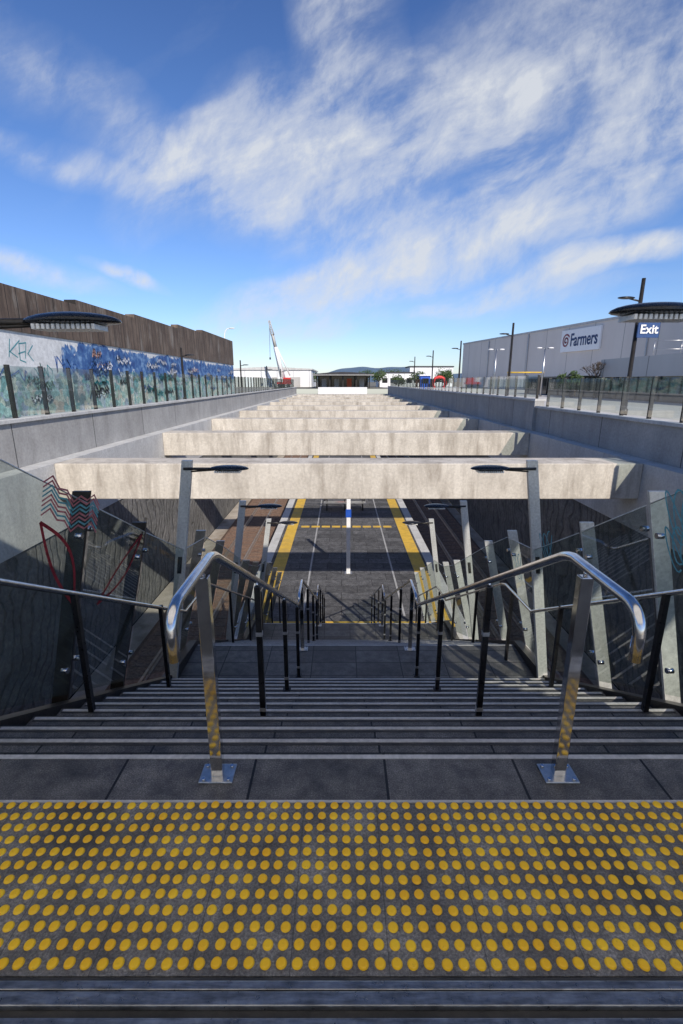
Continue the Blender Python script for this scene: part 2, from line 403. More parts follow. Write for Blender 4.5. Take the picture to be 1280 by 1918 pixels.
def track(xc,lab):
    e=thing('railway_track',lab,'railway track',(xc,0,FZ),'railway tracks')
    MB().prism([(-1.7,0.0),(1.7,0.0),(1.35,.285),(-1.35,.285)],'Y',-6,91).obj('ballast_bed','ballast',e)
    for s in (-.53,.53):
        MB().box(s-.04,s+.04,-6,91,.33,.45).box(s-.07,s+.07,-6,91,.30,.33).obj('rail','rail',e)
    mb=MB(); rr=random.Random(9)
    for i in range(150):
        y=-6+i*.64+rr.uniform(-.03,.03); mb.box(-1.2+rr.uniform(-.06,.06),1.2+rr.uniform(-.06,.06),y,y+.22,.15,.297)
    mb.obj('sleepers','sleeper',e,kind='stuff')
track(-5.3,'rusty railway track beside the island platform'); track(5.9,'rusty railway track beside the island platform')

# ------------------------------------------------------------ landing
MB().box(-8,8.5,-8,.88,-.35,-.004).obj('station_floor','rubber',kind='structure')
MB().box(-8,8.5,1.66,1.93,-.35,0).obj('landing_paving','granite',kind='structure')
MB().box(-8,8.5,1.648,1.66,-.35,.002).obj('paving_joint','nosing',kind='structure')
e=thing('door_threshold','worn metal sliding door track across the landing','door track',(0,.9,0))
for a,b,h in ((-.02,.028,.014),(.05,.085,.02),(.094,.118,.008),(-.09,-.05,.01)):
    MB().box(-4,4,a,b,0,h,bev=.003).obj('track_rail','threshold',e)
MB().box(-4,4,-.15,.13,-.1,-.001).obj('track_base','rubber',e)
tp=thing('tactile_paving','dark paving strip set with yellow tactile warning studs','tactile paving',(0,1.03,0))
MB().box(-8,8.5,.003,.615,-.3,.0).obj('paving_base','tactile_base',tp)
def stud(mb,x,y):
    n=18; r0,r1,r2=.0172,.0146,.0102
    rings=[]
    for r,z in ((r0,0.0),(r1,.0048),(r2,.006)):
        rings.append([mb.bm.verts.new((x+r*math.cos(k*2*math.pi/n),y+r*math.sin(k*2*math.pi/n),z)) for k in range(n)])
    for i in range(2):
        for k in range(n):
            f=mb.bm.faces.new([rings[i][k],rings[i][(k+1)%n],rings[i+1][(k+1)%n],rings[i+1][k]]); f.smooth=(i==1)
    mb.bm.faces.new(rings[-1])
mb=MB(); stud(mb,0,0); s0=mb.obj('tactile_stud','stud',tp)
rest=MB(); cnt=0; first=True
ysr=[.034+.0518*i for i in range(12)]
offx={}
for r,yy in enumerate(ysr):
    for cix in range(-36,37):
        key=(r//6,cix//6)
        if key not in offx: offx[key]=(random.uniform(-.003,.003),random.uniform(-.002,.002))
        x=cix*.05+.02+random.uniform(-.002,.002)+offx[key][0]; y=yy+random.uniform(-.002,.002)+offx[key][1]
        if abs(x)>1.8: continue
        if r<3 and abs(x)<1.12 and cnt<100:
            if first: s0.location=(x,y,.0005); first=False
            else:
                o=s0.copy(); col.objects.link(o); o.location=(x,y,.0005)
            cnt+=1
        else:
            stud(rest,x,y)
rest.obj('tactile_studs','stud',tp,kind='stuff').location=(0,0,.0005)

# ------------------------------------------------------------ stairs
R=.165;T=.3
flights=[(1.93,0.0),(6.30,-12*R),(10.67,-24*R)]
def zl(Y):
    for (y0,z0) in flights:
        if Y<y0: return z0
        if Y<=y0+12*T-.3: return z0-(Y-y0)/T*R
    return PZ
st=thing('staircase','wide dark granite stairs with two landings descending to platform','staircase',(0,0,0))
prof=[]
for (y0,z0) in flights:
    for k in range(1,13):
        y=y0+T*(k-1)
        prof.append((y,z0-R*(k-1))); prof.append((y,z0-R*k))
prof[0]=(1.932,0.0)
top=prof+[(14.0,PZ+.0)]
bot=[(14.0,PZ-.3),(10.9,PZ+1.2),(10.0,-24*R-.45),(9.4,-24*R-.35),(6.6,-2.6),(5.2,-2.5),(1.932,-.6)]
MB().prism(top+bot,'X',CX-2.3,CX+2.3).obj('stair_body','granite',st)
for sx in (-1,1):
    x=CX+sx*2.36
    MB().prism([(1.94,.03),(5.23,-1.80),(6.3,-1.92),(9.6,-3.78),(10.67,-3.9),(14.0,-5.76),(14.0,-6.0),(10.7,-4.6),(6.4,-2.75),(5.2,-2.65),(1.94,-.8)],'X',x-.055,x+.055).obj('stringer','darkmetal',st)
for (y0,z0) in flights:
    for k in range(12):
        y=y0+T*k; z=z0-R*k
        MB().box(CX-2.28,CX+2.28,y-.038,y-.014,z-.004,z+.003).obj('nosing_strip','nosing',st)
        if k>0: MB().box(CX-2.28,CX+2.28,y-.058,y-.044,z-.004,z+.002).obj('grip_strip','rubber',st)

def handrail(xc,y0,z0,lab):
    e=thing('handrail',lab,'handrail',(xc,y0-.13,z0),'centre stair handrails')
    L=3.75
    sl=-.55
    Y0=-.375
    pts=[(0,Y0,.815),(0,Y0,.905)]
    for i in range(7):
        a=i/6*math.pi/2
        pts.append((0,Y0+.09*(1-math.cos(a)),.905+.09*math.sin(a)))
    pts+=[(0,-.1,.997),(0,.10,1.0),(0,.15,.99),(0,.2,.972)]
    pts+=[(0,.2+L*.5,.972+sl*L*.5),(0,.2+L-.2,.972+sl*(L-.2)),(0,.2+L-.1,.972+sl*(L-.12)),(0,.2+L+.02,.972+sl*(L-.1))]
    MB().tube(pts,.0205,20).obj('rail','steel',e)
    for i,py in enumerate((0,1.15,2.5,3.72)):
        fz=zl(y0-.13+py)-z0
        if py>0:
            k=math.floor((py-.13)/T)+1
            fz=-R*min(k,12) 
        zt=(1.0 if py<.1 else .972+sl*(py-.2))-.04
        w=.026 if i==0 else .02
        MB().box(-w,w,py-w*.8,py+w*.8,fz+.008,zt,bev=.003).obj('post','mirrorsteel' if i==0 else 'blackpost',e)
        if i>0:
            for za in (fz+.12,zt-.36):
                MB().box(-w-.002,w+.002,py-w*.8-.002,py+w*.8+.002,za,za+.03).obj('silver_band','silver_band',e)
        MB().cyl((0,py,zt-.01),(0,py,zt+.03),.009).obj('bracket','steel',e)
        if i==0:
            MB().box(-.075,.075,py-.055,py+.055,.001,.009,bev=.003).obj('base_plate','satin',e)
            for a in (-1,1):
                for b in (-1,1): MB().cyl((a*.055,py+b*.038,.009),(a*.055,py+b*.038,.016),.008,n=10).obj('bolt','steel',e)
        else:
            MB().box(-.04,.04,py-.035,py+.035,fz+.001,fz+.008).obj('base_plate','blackpost',e)
for n,(y0,z0) in enumerate(flights):
    for x in (-.556,.975):
        handrail(x,y0,z0,('polished tubular handrail with steel post at the stair top' if n==0 else 'tubular steel handrail on black posts down a lower flight'))

# side balustrades
BH=2.42; LEAN=.24; GH=1.66
def zl2(Y):
    P=[(-2,0.0),(1.93,0.0),(5.23,-1.815),(6.3,-1.98),(9.6,-3.795),(10.67,-3.96),(13.97,-5.775),(16,-5.94)]
    for i in range(len(P)-1):
        if P[i][0]<=Y<=P[i+1][0]:
            t=(Y-P[i][0])/(P[i+1][0]-P[i][0]); return P[i][1]+t*(P[i+1][1]-P[i][1])
    return PZ
def gp(s,Y,h,off=0):
    return Vector((CX+s*(BH-LEAN*h-off),Y,zl2(Y)+h))
lampY=[2.35,5.3,8.1,10.9]
finY=[1.45,3.4,4.3,6.15,7.1,8.95,9.9,11.8,12.75,13.7]
allY=sorted(lampY+finY)
def slab(mb,a,b,w,t):
    a=Vector(a);b=Vector(b); vs=[]
    for p in (a,b):
        vs.append([mb.bm.verts.new(p+Vector((dx*w/2,dy*t/2,0))) for dx,dy in ((-1,-1),(1,-1),(1,1),(-1,1))])
    mb.bm.faces.new(vs[0][::-1]); mb.bm.faces.new(vs[1])
    for k in range(4): mb.bm.faces.new([vs[0][k],vs[0][(k+1)%4],vs[1][(k+1)%4],vs[1][k]])
for s,lab in ((-1,'leaning glass balustrade with fins coloured dark for shade and painted red chevrons'),(1,'leaning glass balustrade with steel fins coloured pale for sunlight beside the stairs')):
    e=thing('stair_balustrade',lab,'balustrade',(0,0,0),'stair side balustrades')
    for Y in finY:
        mb=MB(); slab(mb,gp(s,Y,-.25,-.07),gp(s,Y,1.76,-.07),.125,.028); mb.obj('fin_post','palesteel' if s>0 else ('darkmetal' if Y<6 else 'satin'),e)  # fin colours paint in sunlight on the right, shade on the near left
        for h in (.35,1.45):
            for dy in (-.09,.09):
                mb=MB()
                p=gp(s,Y,h,.012); p.y+=dy; p.z=zl2(Y)+h
                mb.cyl(p,p+Vector((s*.05,0,0)),.022,n=12)
                mb.obj('glass_clamp','steel',e)
    for i in range(len(allY)-1):
        ya,yb=allY[i]+.025,allY[i+1]-.025
        mb=MB()
        mb.quad([gp(s,ya,.08),gp(s,yb,.08),gp(s,yb,GH),gp(s,ya,GH)]) ; mb.obj('glass_panel','glass',e)
        mb=MB(); a=gp(s,ya,GH,-.003); b=gp(s,yb,GH,-.003); mb.tube([a,b],.005,6); mb.obj('glass_edge','palesteel',e)
    pts=[]
    xr=CX+s*2.06
    for Y,z in ((1.0,.95),(1.93,.95),(5.25,-.93),(6.15,-.98),(6.3,-1.03),(9.62,-2.86),(10.5,-2.96),(10.67,-3.0),(13.9,-4.83),(14.3,-4.94)):
        pts.append((xr,Y,z))
    MB().tube(pts,.019,14).obj('side_rail','steel',e)
    for py in (1.6,3.1,4.55,5.9,7.45,8.9,10.3,11.8,13.3):
        fz=None
        for (y0,z0) in flights[::-1]:
            if py>=y0: k=min(12,math.floor((py-y0)/T)+1); fz=z0-R*k; break
        if fz is None: fz=0
        MB().box(xr-.018,xr+.018,py-.02,py+.02,fz+.001,zl2(py)+.93).obj('rail_post','blackpost',e)
    if s<0:
        def pl(Y,z): 
            h=z-zl2(Y); return gp(-1,Y,h,.006)
        for j in range(8):
            mb=MB(); zz=[]
            for i in range(9):
                Y=2.90+i*.075
                zz.append((Y,1.15-.030*j-(Y-2.90)*.50+(.030 if i%2 else -.030)+(-.05 if 2<i<6 else 0)))
            ribbon(mb,zz,.012,pl); mb.obj('painted_chevron','fadedteal' if j in (2,3,6) else 'fadedred',e)
        def leaf(a,b,w,bend):
            a=Vector(a);b=Vector(b); t=b-a; n=Vector((-t.y,t.x)).normalized()
            P=[a+t*i/14+n*(w*math.sin(math.pi*i/14)) for i in range(15)]
            Q=[a+t*i/14-n*(bend*math.sin(math.pi*i/14)) for i in range(15)]
            return P+Q[::-1]
        mb=MB(); ribbon(mb,leaf((2.90,.86),(3.32,.10),.13,.05),.022,pl); mb.obj('painted_leaf','redspray',e)
        mb=MB(); ribbon(mb,leaf((4.22,.36),(3.64,-.05),.13,.04),.022,pl); mb.obj('painted_leaf','redspray',e)
    else:
        def pl(Y,z):
            h=z-zl2(Y); return gp(1,Y,h,.006)
        for (Y0,z0_,sc) in ((2.98,.92,.14),(4.85,.05,.12),(5.8,-.55,.12),(3.02,.68,.12)):
            mb=MB(); P=[]
            for i in range(56):
                a=i*.3; P.append((Y0+sc*math.sin(a)*.7+i*.003,z0_+sc*math.cos(a*1.37)*1.2-i*.002))
            ribbon(mb,P,.012,pl); mb.obj('spray_scribble','paleblue',e)

def stair_lamp(s,Y,lab):
    near=Y<3
    lh=(2.29 if s<0 else 2.33) if near else 2.70
    ax=(.10 if s<0 else .29) if near else 0
    hb=2.42 if near else 2.34; ht=1.97 if near else 1.90
    b=Vector((CX+s*hb,Y,zl2(Y)-.25)); tv=Vector((CX+s*ht,Y,zl2(Y)+lh))
    e=thing('stair_lamp',lab,'lamp',b,'lamps leaning over the stairs')
    t=tv-b
    mb=MB(); slab(mb,(0,0,0),t,.115,.05); mb.obj('lamp_post','palesteel',e)
    mb=MB(); slab(mb,t*.55+Vector((0,-.028,0)),t*.62+Vector((0,-.028,0)),.05,.004); mb.obj('access_cover','darkmetal',e)
    d=-s
    a=t+Vector((0,0,-.09))
    mb=MB().tube([a+Vector((-d*.04,-.03,0)),a+Vector((d*(.30+ax),-.03,0))],.016,12)
    mb.tube([a+Vector((d*.04,-.03,-.03)),a+Vector((d*(.30+ax),-.03,-.012))],.009,8).obj('arm','darkmetal',e)
    c=a+Vector((d*(.46+ax),-.03,.0))
    def shp(q):
        k=1-.35*max(0,-q.x*d); q.y*=k
        if q.z<0: q.z*=.35
        return q
    MB().ell(c,.22,.115,.042,fn=shp).obj('lamp_head','lampblack',e)
    mb=MB()
    for i in range(13):
        x=c.x-.14+i*.022
        mb.box(x-.007,x+.007,c.y-.07,c.y+.06,c.z-.036,c.z-.013,bev=.002)
    mb.obj('lamp_lens','led',e)
for s in (-1,1):
    for Y in lampY: stair_lamp(s,Y,'leaning steel stair lamp with black head on short arm')

def fence(x,y0,y1,zb,h,step,lab,side):
    e=thing('glass_fence',lab,'fence',(x,y0,zb),'glass fences on the trench walls')
    n=int((y1-y0)/step)
    for i in range(n+1):
        MB().box(-.045,.045,i*step-.05,i*step+.05,.001,h+.03,bev=.006).obj('fence_post','darkmetal',e)
        if i<n:
            mb=MB(); xx=side*.06
            mb.quad([(xx,i*step+.03,.06),(xx,(i+1)*step-.03,.06),(xx,(i+1)*step-.03,h),(xx,i*step+.03,h)]).obj('glass_panel','fenceglass',e)
fence(-8.45,9.9,88.3,.80,1.3,1.42,'glass panel fence with dark posts on trench wall',1)
fence(8.85,9.9,21.8,.68,1.15,1.42,'lower glass panel fence with dark posts',-1)
fence(8.77,22.3,90,.98,1.0,1.42,'glass panel fence with dark posts on raised coping',-1)

# ------------------------------------------------------------ mural wall
e=thing('graffiti_wall','white graffiti covered wall topped by weathered brown boards','wall',(-12,0,.45))
MB().box(-.5,0,2,56,-.1,3.05).obj('painted_wall','mural',e)
for a,b,h in ((2,23.4,5.06),(23.4,29.8,5.27),(29.8,37.6,5.47),(37.6,44,5.75),(44,56,6.0)):
    MB().box(-.45,.06,a+.01,b,3.053,h-.45).obj('board_panel','boards',e)
MB().box(-30,-.502,2,56,0,4.4).obj('building_body','midclad',e)
lay=[0]
def tag(strokes,mat,w,name='graffiti_tag'):
    mb=MB(); lay[0]+=1; off=.008+.0015*lay[0]
    for st_ in strokes: ribbon(mb,st_,w,lambda y,z:Vector((off,y,z-.45)))
    mb.obj(name,mat,e)
L={'K':[[(0,0),(0,1)],[(.7,1),(0,.45),(.8,0)]],'E':[[(.6,1),(0,1),(0,0),(.6,0)],[(0,.5),(.5,.5)]]}
def word(txt,y,z,h,w,mat,sw,jit=.16):
    out=[]
    for ch in txt:
        for s_ in L[ch]:
            out.append([(y+p[0]*w+p[1]*.25*w+random.uniform(-jit,jit)*w,z+p[1]*h+random.uniform(-jit,jit)*h) for p in s_])
        y+=w*.75
    tag(out,mat,sw)
def scrawl(y,z,w,h,mat,sw,n=14):
    P=[]
    for i in range(n):
        t=i/(n-1)
        P.append((y+w*t+random.uniform(-.12,.12)*w,z+h*(.5+.5*math.sin(i*2.3+y))*random.uniform(.6,1)))
    Q=[]
    for i in range(len(P)-1):
        Q.append(P[i]); Q.append(((P[i][0]+P[i+1][0])/2+random.uniform(-.02,.02),(P[i][1]+P[i+1][1])/2+random.uniform(-.03,.03)))
    tag([Q],mat,sw)
word('KEK',18.4,2.5,.62,.6,'teal',.035)
scrawl(21.3,2.1,1.6,.8,'bluespray',.06)
scrawl(19.6,1.9,1.3,.6,'teal',.04)
scrawl(24.6,2.3,1.4,.45,'pinkspray',.09)
scrawl(16.5,2.0,1.2,.7,'teal',.035)
rs=random.Random(3); mats=['teal','greenspray','blackspray','fadedteal','bluespray','greenspray','whitespray']
for i in range(36):
    y=12.5+rs.random()**1.2*40
    z=rs.uniform(.8,1.9)
    scrawl(y,z,rs.uniform(.5,1.6)*(1+y/60),rs.uniform(.25,.6),mats[rs.randrange(7)],rs.uniform(.03,.08)*(1+y/60))
for i in range(30):
    y=23+rs.random()*31
    scrawl(y,rs.uniform(1.9,2.95),rs.uniform(.8,2.0),rs.uniform(.3,.55),'pinkspray' if i%11==3 else ('bluespray' if i%4==1 else 'whitespray'),rs.uniform(.04,.09))

# ------------------------------------------------------------ buildings
e=thing('department_store','large grey clad shop building with white name board','building',(0,0,.45))
A=(27.0,113);B=(39.5,50)
MB().prism([A,B,(80,50),(80,113)],'Z',0,9.2).obj('wall','greyclad',e)
MB().prism([(26.9,113.1),(39.4,49.9),(80,49.9),(80,113.1)],'Z',9.203,9.5).obj('roof_edge','coping',e)
fa=Vector((27.0,113,0)); fd=(Vector((39.5,50,0))-fa).normalized(); fn=Vector((fd.y,-fd.x,0)); 
if fn.x>0: fn=-fn
def on_face(t,z,off): return fa+fd*t+fn*off+Vector((0,0,z))
for t in (12,26,52,60): 
    mb=MB(); p=on_face(t,0,.12); mb.cyl(p,p+Vector((0,0,9.1)),.1,n=10); mb.obj('downpipe','coping',e)
def text_obj(body,size,mat,parent,origin,xdir,zdir=Vector((0,0,1)),bold=0.0,name='lettering'):
    cu=D.curves.new('txt','FONT'); cu.body=body; cu.size=size; cu.align_x='CENTER'; cu.align_y='CENTER'; cu.extrude=.01; cu.offset=bold
    o=D.objects.new('txt',cu); col.objects.link(o)
    dg=C.evaluated_depsgraph_get(); me=D.meshes.new_from_object(o.evaluated_get(dg))
    D.objects.remove(o)
    n=xdir.cross(zdir).normalized()
    mt=Matrix(((xdir.x,zdir.x,n.x,origin.x),(xdir.y,zdir.y,n.y,origin.y),(xdir.z,zdir.z,n.z,origin.z),(0,0,0,1)))
    me.transform(mt); me.materials.clear(); me.materials.append(M[mat])
    r=D.objects.new(name,me); col.objects.link(r); r.parent=parent; return r
def t_at(u):
    for i in range(6400):
        p=fa+fd*(i*.01)
        if p.x/p.y*1.065>=u: return i*.01
t0=t_at(.461); t1=t_at(.541)
zt_=8.7; zb_=5.6
mb=MB(); 
P=[on_face(t0,zb_,.3),on_face(t1,zb_,.3),on_face(t1,zt_,.3),on_face(t0,zt_,.3)]
Q=[on_face(t0,zb_,.02),on_face(t1,zb_,.02),on_face(t1,zt_,.02),on_face(t0,zt_,.02)]
mb.quad(P); 
for i in range(4): mb.quad([P[i],P[(i+1)%4],Q[(i+1)%4],Q[i]])
mb.obj('name_board','signwhite',e)
tw=t1-t0
lo=text_obj('Farmers',2.5,'navy',e,on_face(t0+tw*.60,(zb_+zt_)/2,.32),fd,bold=.045)
ds=[(v.co-on_face(t0,0,0)).dot(fd) for v in lo.data.vertices]
wid=max(ds)-min(ds)
k=tw*.68/wid; og=on_face(t0+tw*.62,0,0)
for v in lo.data.vertices:
    dlt=(v.co-og).dot(fd); v.co+=fd*(dlt*(k-1))
mb=MB()
P=[(t0+tw*.14+(tw*.10)*(1-i/44)*math.cos(.6+i*.3),(zb_+zt_)/2+1.0*(1-i/44)*math.sin(.6+i*.3)) for i in range(38)]
ribbon(mb,P,.22,lambda t,z:on_face(t,z,.33))
mb.obj('round_emblem','emblem',e)

e=thing('low_shop','low grey fascia shop with dark glazed front','building',(0,0,.45))
MB().box(20,45,12,39,1.6,2.9).obj('fascia','midclad',e)
MB().box(20.4,45,12,55,0,1.597).obj('shopfront_glazing','darkglass',e)
for i in range(18):
    MB().box(20.33,20.42,12+i*2.5,12.1+i*2.5,0,1.59).obj('mullion','darkmetal',e)
MB().box(20.2,45,39.01,55,1.6,1.75).obj('awning','darkmetal',e)

e=thing('white_warehouse','long low white clad warehouse','building',(-17.5,125,.45))
MB().box(-11,10.0,0,30,0,4.1).obj('wall','whiteclad',e)
MB().prism([(-11.3,4.103),(10.3,4.103),(10.3,4.4),(-.5,4.9),(-11.3,4.4)],'Y',-.3,30.3).obj('roof','coping',e)
for i in range(4): MB().box(-9+i*4.6,-6.6+i*4.6,-.06,-.002,0,2.4).obj('roller_door','midclad',e)

e=thing('station_building','dark station canopy with curved roof above the trench end','building',(.3,100,.45))
arc=[(-5.9+11.8*i/16,2.72+.4*math.sin(math.pi*i/16)) for i in range(17)]
MB().prism([(-5.9,2.6)]+arc+[(5.9,2.6)],'Y',-2,28).obj('roof','roofdark',e)
MB().prism([(-6.0,2.5),(6.0,2.5),(6.0,2.597),(-6.0,2.597)],'Y',-2.1,28).obj('roof_trim','coping',e)
for x in (-5.2,-2.6,0,2.6,5.2): MB().box(x-.12,x+.12,-1,-.8,0,2.49).obj('column','darkmetal',e)
MB().box(-5.2,5.2,4,27,0,2.4).obj('glazed_hall','darkglass',e)
for x in (-3.9,-1.3,1.3,3.9): MB().box(x-.5,x+.5,3.9,3.99,0,1.9).obj('doorway','orange' if x==1.3 else 'midclad',e)

for (x,y,w_,d,h) in [(14,128,9,10,3.4),(25,140,12,9,5.2)]:
    e=thing('small_building','small pale flat roofed building beyond the trench','building',(x,y,.45),'small pale buildings')
    MB().box(-w_/2,w_/2,0,d,0,h).obj('wall','whiteclad',e)
    MB().box(-w_/2-.2,w_/2+.2,-.2,d+.2,h+.003,h+.3).obj('roof','roofdark',e)
    for i in range(4):
        MB().box(-w_/2+w_*(.1+.23*i),-w_/2+w_*(.25+.23*i),-.05,-.003,1,2.2).obj('window','darkglass',e)
e=thing('station_entrance','unseen station entrance, roof and frosted sheets added to shade and fill the landing','building',(0,0,0))  # out of view; roof sized to cast shade on landing and stairs
MB().box(-10,5.4,1.4,1.7,4.65,5.0,bev=.03).box(-10,5.4,-7.1,-6.8,4.65,5.0,bev=.03).obj('roof_beam','coping',e)
MB().box(-10,5.4,-6.797,1.397,4.9,4.93).obj('fill_sheet','frosted',e)  # added overhead to give the landing warm diffuse fill
for x in (-10,-6.5,-3,1,5.25):
    MB().box(x,x+.08,-6.795,1.395,4.7,4.89).obj('rafter','coping',e)
for x in (-7.3,4.9):
    MB().box(x-.12,x+.12,1.42,1.66,-.3,4.647).obj('column','satin',e)

# ------------------------------------------------------------ crane
e=thing('mobile_crane','white mobile crane with raised boom on red truck','crane',(-13.8,118,.45))
e.scale=(.79,.79,.79)
tipv=Vector((-3.3,-1,18.6)); b0=Vector((0,0,2.6))
def lattice(mb,a,b,w,n,r):
    a=Vector(a);b=Vector(b); t=(b-a).normalized(); x=t.cross(Vector((0,1,0))).normalized(); y=x.cross(t).normalized()
    cor=[x*w+y*w,x*w-y*w,-x*w-y*w,-x*w+y*w]
    for c_ in cor: mb.tube([a+c_,b+c_*.5],r,6)
    for i in range(n):
        f=i/n; g=(i+1)/n
        for j in range(4):
            mb.tube([a+(b-a)*f+cor[j]*(1-.5*f),a+(b-a)*g+cor[(j+1)%4]*(1-.5*g)],r*.6,5)
mid=b0+(tipv-b0)*.55
mb=MB(); mb.tube([b0,mid],[.8,.6],4); mb.obj('boom','whitepaint',e)
mb=MB(); mb.tube([mid+(tipv-mid)*-.02,mid+(tipv-mid)*.5],[.5,.42],4); lattice(mb,mid+(tipv-mid)*.45,tipv,.42,9,.1); mb.obj('jib','midclad',e)
MB().tube([tipv,(tipv.x-.1,tipv.y,8.5)],.05,5).box(tipv.x-.3,tipv.x+.1,tipv.y-.2,tipv.y+.2,7.9,8.5).obj('hook_line','darkmetal',e)
MB().tube([(2.2,0,3.4),mid+Vector((.3,0,0))],.2,6).obj('lift_cylinder','whitepaint',e)
MB().box(-1.6,2.6,-1.2,1.2,.9,1.5).box(.2,2.4,-1.1,1.1,1.5,2.8,bev=.1).obj('chassis','red',e)
MB().box(-1.5,-.2,-1.1,.1,1.5,2.9,bev=.12).obj('cab','whitepaint',e)
for x in (-1.0,.2,1.6):
    for y in (-1.35,1.0): MB().cyl((x,y,.5),(x,y+.35,.5),.5).obj('wheel','rubber',e)

# ------------------------------------------------------------ street lamps
def street_lamp(x,y,h,arm,lab):
    e=thing('street_lamp',lab,'street lamp',(x,y,.45),'street lamps along the trench')
    MB().tube([(0,0,0),(0,0,.25),(0,0,.26),(0,0,h)],[.12,.12,.085,.065],12).obj('lamp_post','darkmetal',e)
    MB().tube([(0,0,h*.84),(arm*.7,0,h*.86)],.03,8).obj('arm','darkmetal',e)
    MB().ell((arm*.9,0,h*.865),.32,.14,.05).obj('lamp_head','lampblack',e)
for y in (19.2,33,47,61,76): street_lamp(11.0,y,4.9,-.6,'tall dark pole street lamp with short arm')
for y in (33,52,70,86): street_lamp(-10.4,y,3.4,.6,'dark street lamp beside the glass fence')
for (x,y) in ((14,46),(17.6,44)):
    e=thing('twin_lamp','pale street lamp with two heads','street lamp',(x,y,.45),'twin headed lamps')
    MB().tube([(0,0,0),(0,0,4.1)],[.09,.06],10).obj('lamp_post','satin',e)
    MB().tube([(-.45,0,4.05),(.45,0,4.05)],.03,8).obj('arm','satin',e)
    for s in (-1,1): MB().ell((s*.5,0,4.08),.24,.12,.07).obj('lamp_head','whitepaint',e)
e=thing('street_lamp','white curved street lamp behind the graffiti wall','street lamp',(-14.6,64,.45))
MB().tube([(0,0,0),(0,0,6.8),(.1,0,7.3),(.35,0,7.6),(.7,0,7.7)],[.1,.07,.06,.05,.05],10).obj('lamp_post','whitepaint',e)
MB().ell((.95,0,7.68),.4,.16,.08).obj('lamp_head','whitepaint',e)
e=thing('exit_sign','navy sign reading Exit fixed to a lamp pole','sign',(11.34,19.02,.45))
MB().box(-.40,.40,-.03,.03,2.84,3.38,bev=.008).obj('sign_panel','exitblue',e)
text_obj('Exit',.43,'whitepaint',e,Vector((0,-.045,3.12)),Vector((1,0,0)),bold=.01)
for z in (3.0,3.3): MB().tube([(-.38,.06,z),(0.1,.06,z)],.02,8).obj('bracket','darkmetal',e)
e=thing('sign_frame','thin grey steel frame standing on shop roof','frame',(23,37.5,3.35))
mb=MB()
for a,b in (((0,0,0),(0,0,1.3)),((4,0,0),(4,0,1.3)),((0,0,1.3),(4,0,1.3)),((0,0,.7),(4,0,.7)),((2,0,0),(2,0,1.3))): mb.tube([a,b],.022,6)
mb.obj('frame_tubes','satin',e)
MB().box(2.9,3.5,-.06,-.052,.5,.9).obj('sign_plate','signblue',e)
e=thing('height_barrier','yellow steel height barrier at car park entrance','barrier',(17.2,47,.45))
for x in (-1.6,1.6): MB().tube([(x,0,0),(x,0,2.1)],.07,8).obj('post','yellowline',e)
MB().tube([(-1.7,0,2.1),(1.7,0,2.1)],.07,8).obj('crossbar','yellowline',e)
e=thing('red_arch_sign','round red arch shaped sign beside the path','sign',(15.6,80,.45))
mb=MB(); mb.tube([(1.0*math.cos(a),0,1.0+1.0*math.sin(a)) for a in [(-.25+ i/16*1.5)*math.pi for i in range(17)]],.24,10); mb.obj('arch','red',e)
MB().box(-.5,.5,-.1,.1,.6,1.2,bev=.03).obj('panel','whitepaint',e)
e=thing('blue_kiosk','small blue kiosk with pale roof','kiosk',(13.6,82,.45))
MB().box(-.8,.8,-.8,.8,0,2.2,bev=.03).obj('body','signblue',e); MB().box(-1,1,-1,1,2.203,2.4).obj('roof','whitepaint',e)
MB().box(-.5,.5,-.84,-.803,1,1.8).obj('hatch','darkglass',e)

# ------------------------------------------------------------ platform furniture
e=thing('platform_sign','slim pale signpost with blue panel on the platform','sign',(.28,18.7,PZ))
MB().box(-.08,.08,-.08,.08,.0,3.4,bev=.01).obj('post','whitepaint',e)
MB().box(-.11,.11,-.095,-.082,2.42,2.75).obj('sign_panel','signblue',e)
MB().box(-.15,.15,-.15,.15,0.001,.02).obj('base_plate','satin',e)
e=thing('platform_bench','dark slatted platform bench with metal back rail','bench',(.2,29.0,PZ))
mb=MB()
for i in range(4): mb.box(-1.3,1.3,-.3+i*.16,-.18+i*.16,.43,.47)
mb.obj('seat','satin',e)
MB().box(-1.3,1.3,.33,.36,.6,.68).box(-1.3,1.3,.36,.39,.8,.88).obj('backrest','satin',e)
for x in (-1.1,0,1.1): MB().box(x-.03,x+.03,-.28,.35,0,.43).box(x-.03,x+.03,.35,.38,.43,.9).obj('leg','darkmetal',e)
e=thing('information_board','wide low information board with red panel behind bench','sign',(.2,31.2,PZ))
MB().box(-1.5,1.5,-.04,.04,.9,1.6,bev=.01).obj('panel','satin',e); MB().box(-.5,.1,-.06,-.043,.95,1.3).obj('red_panel','red',e)
for x in (-1.3,1.3): MB().box(x-.04,x+.04,-.038,.038,0,.897).obj('leg','darkmetal',e)

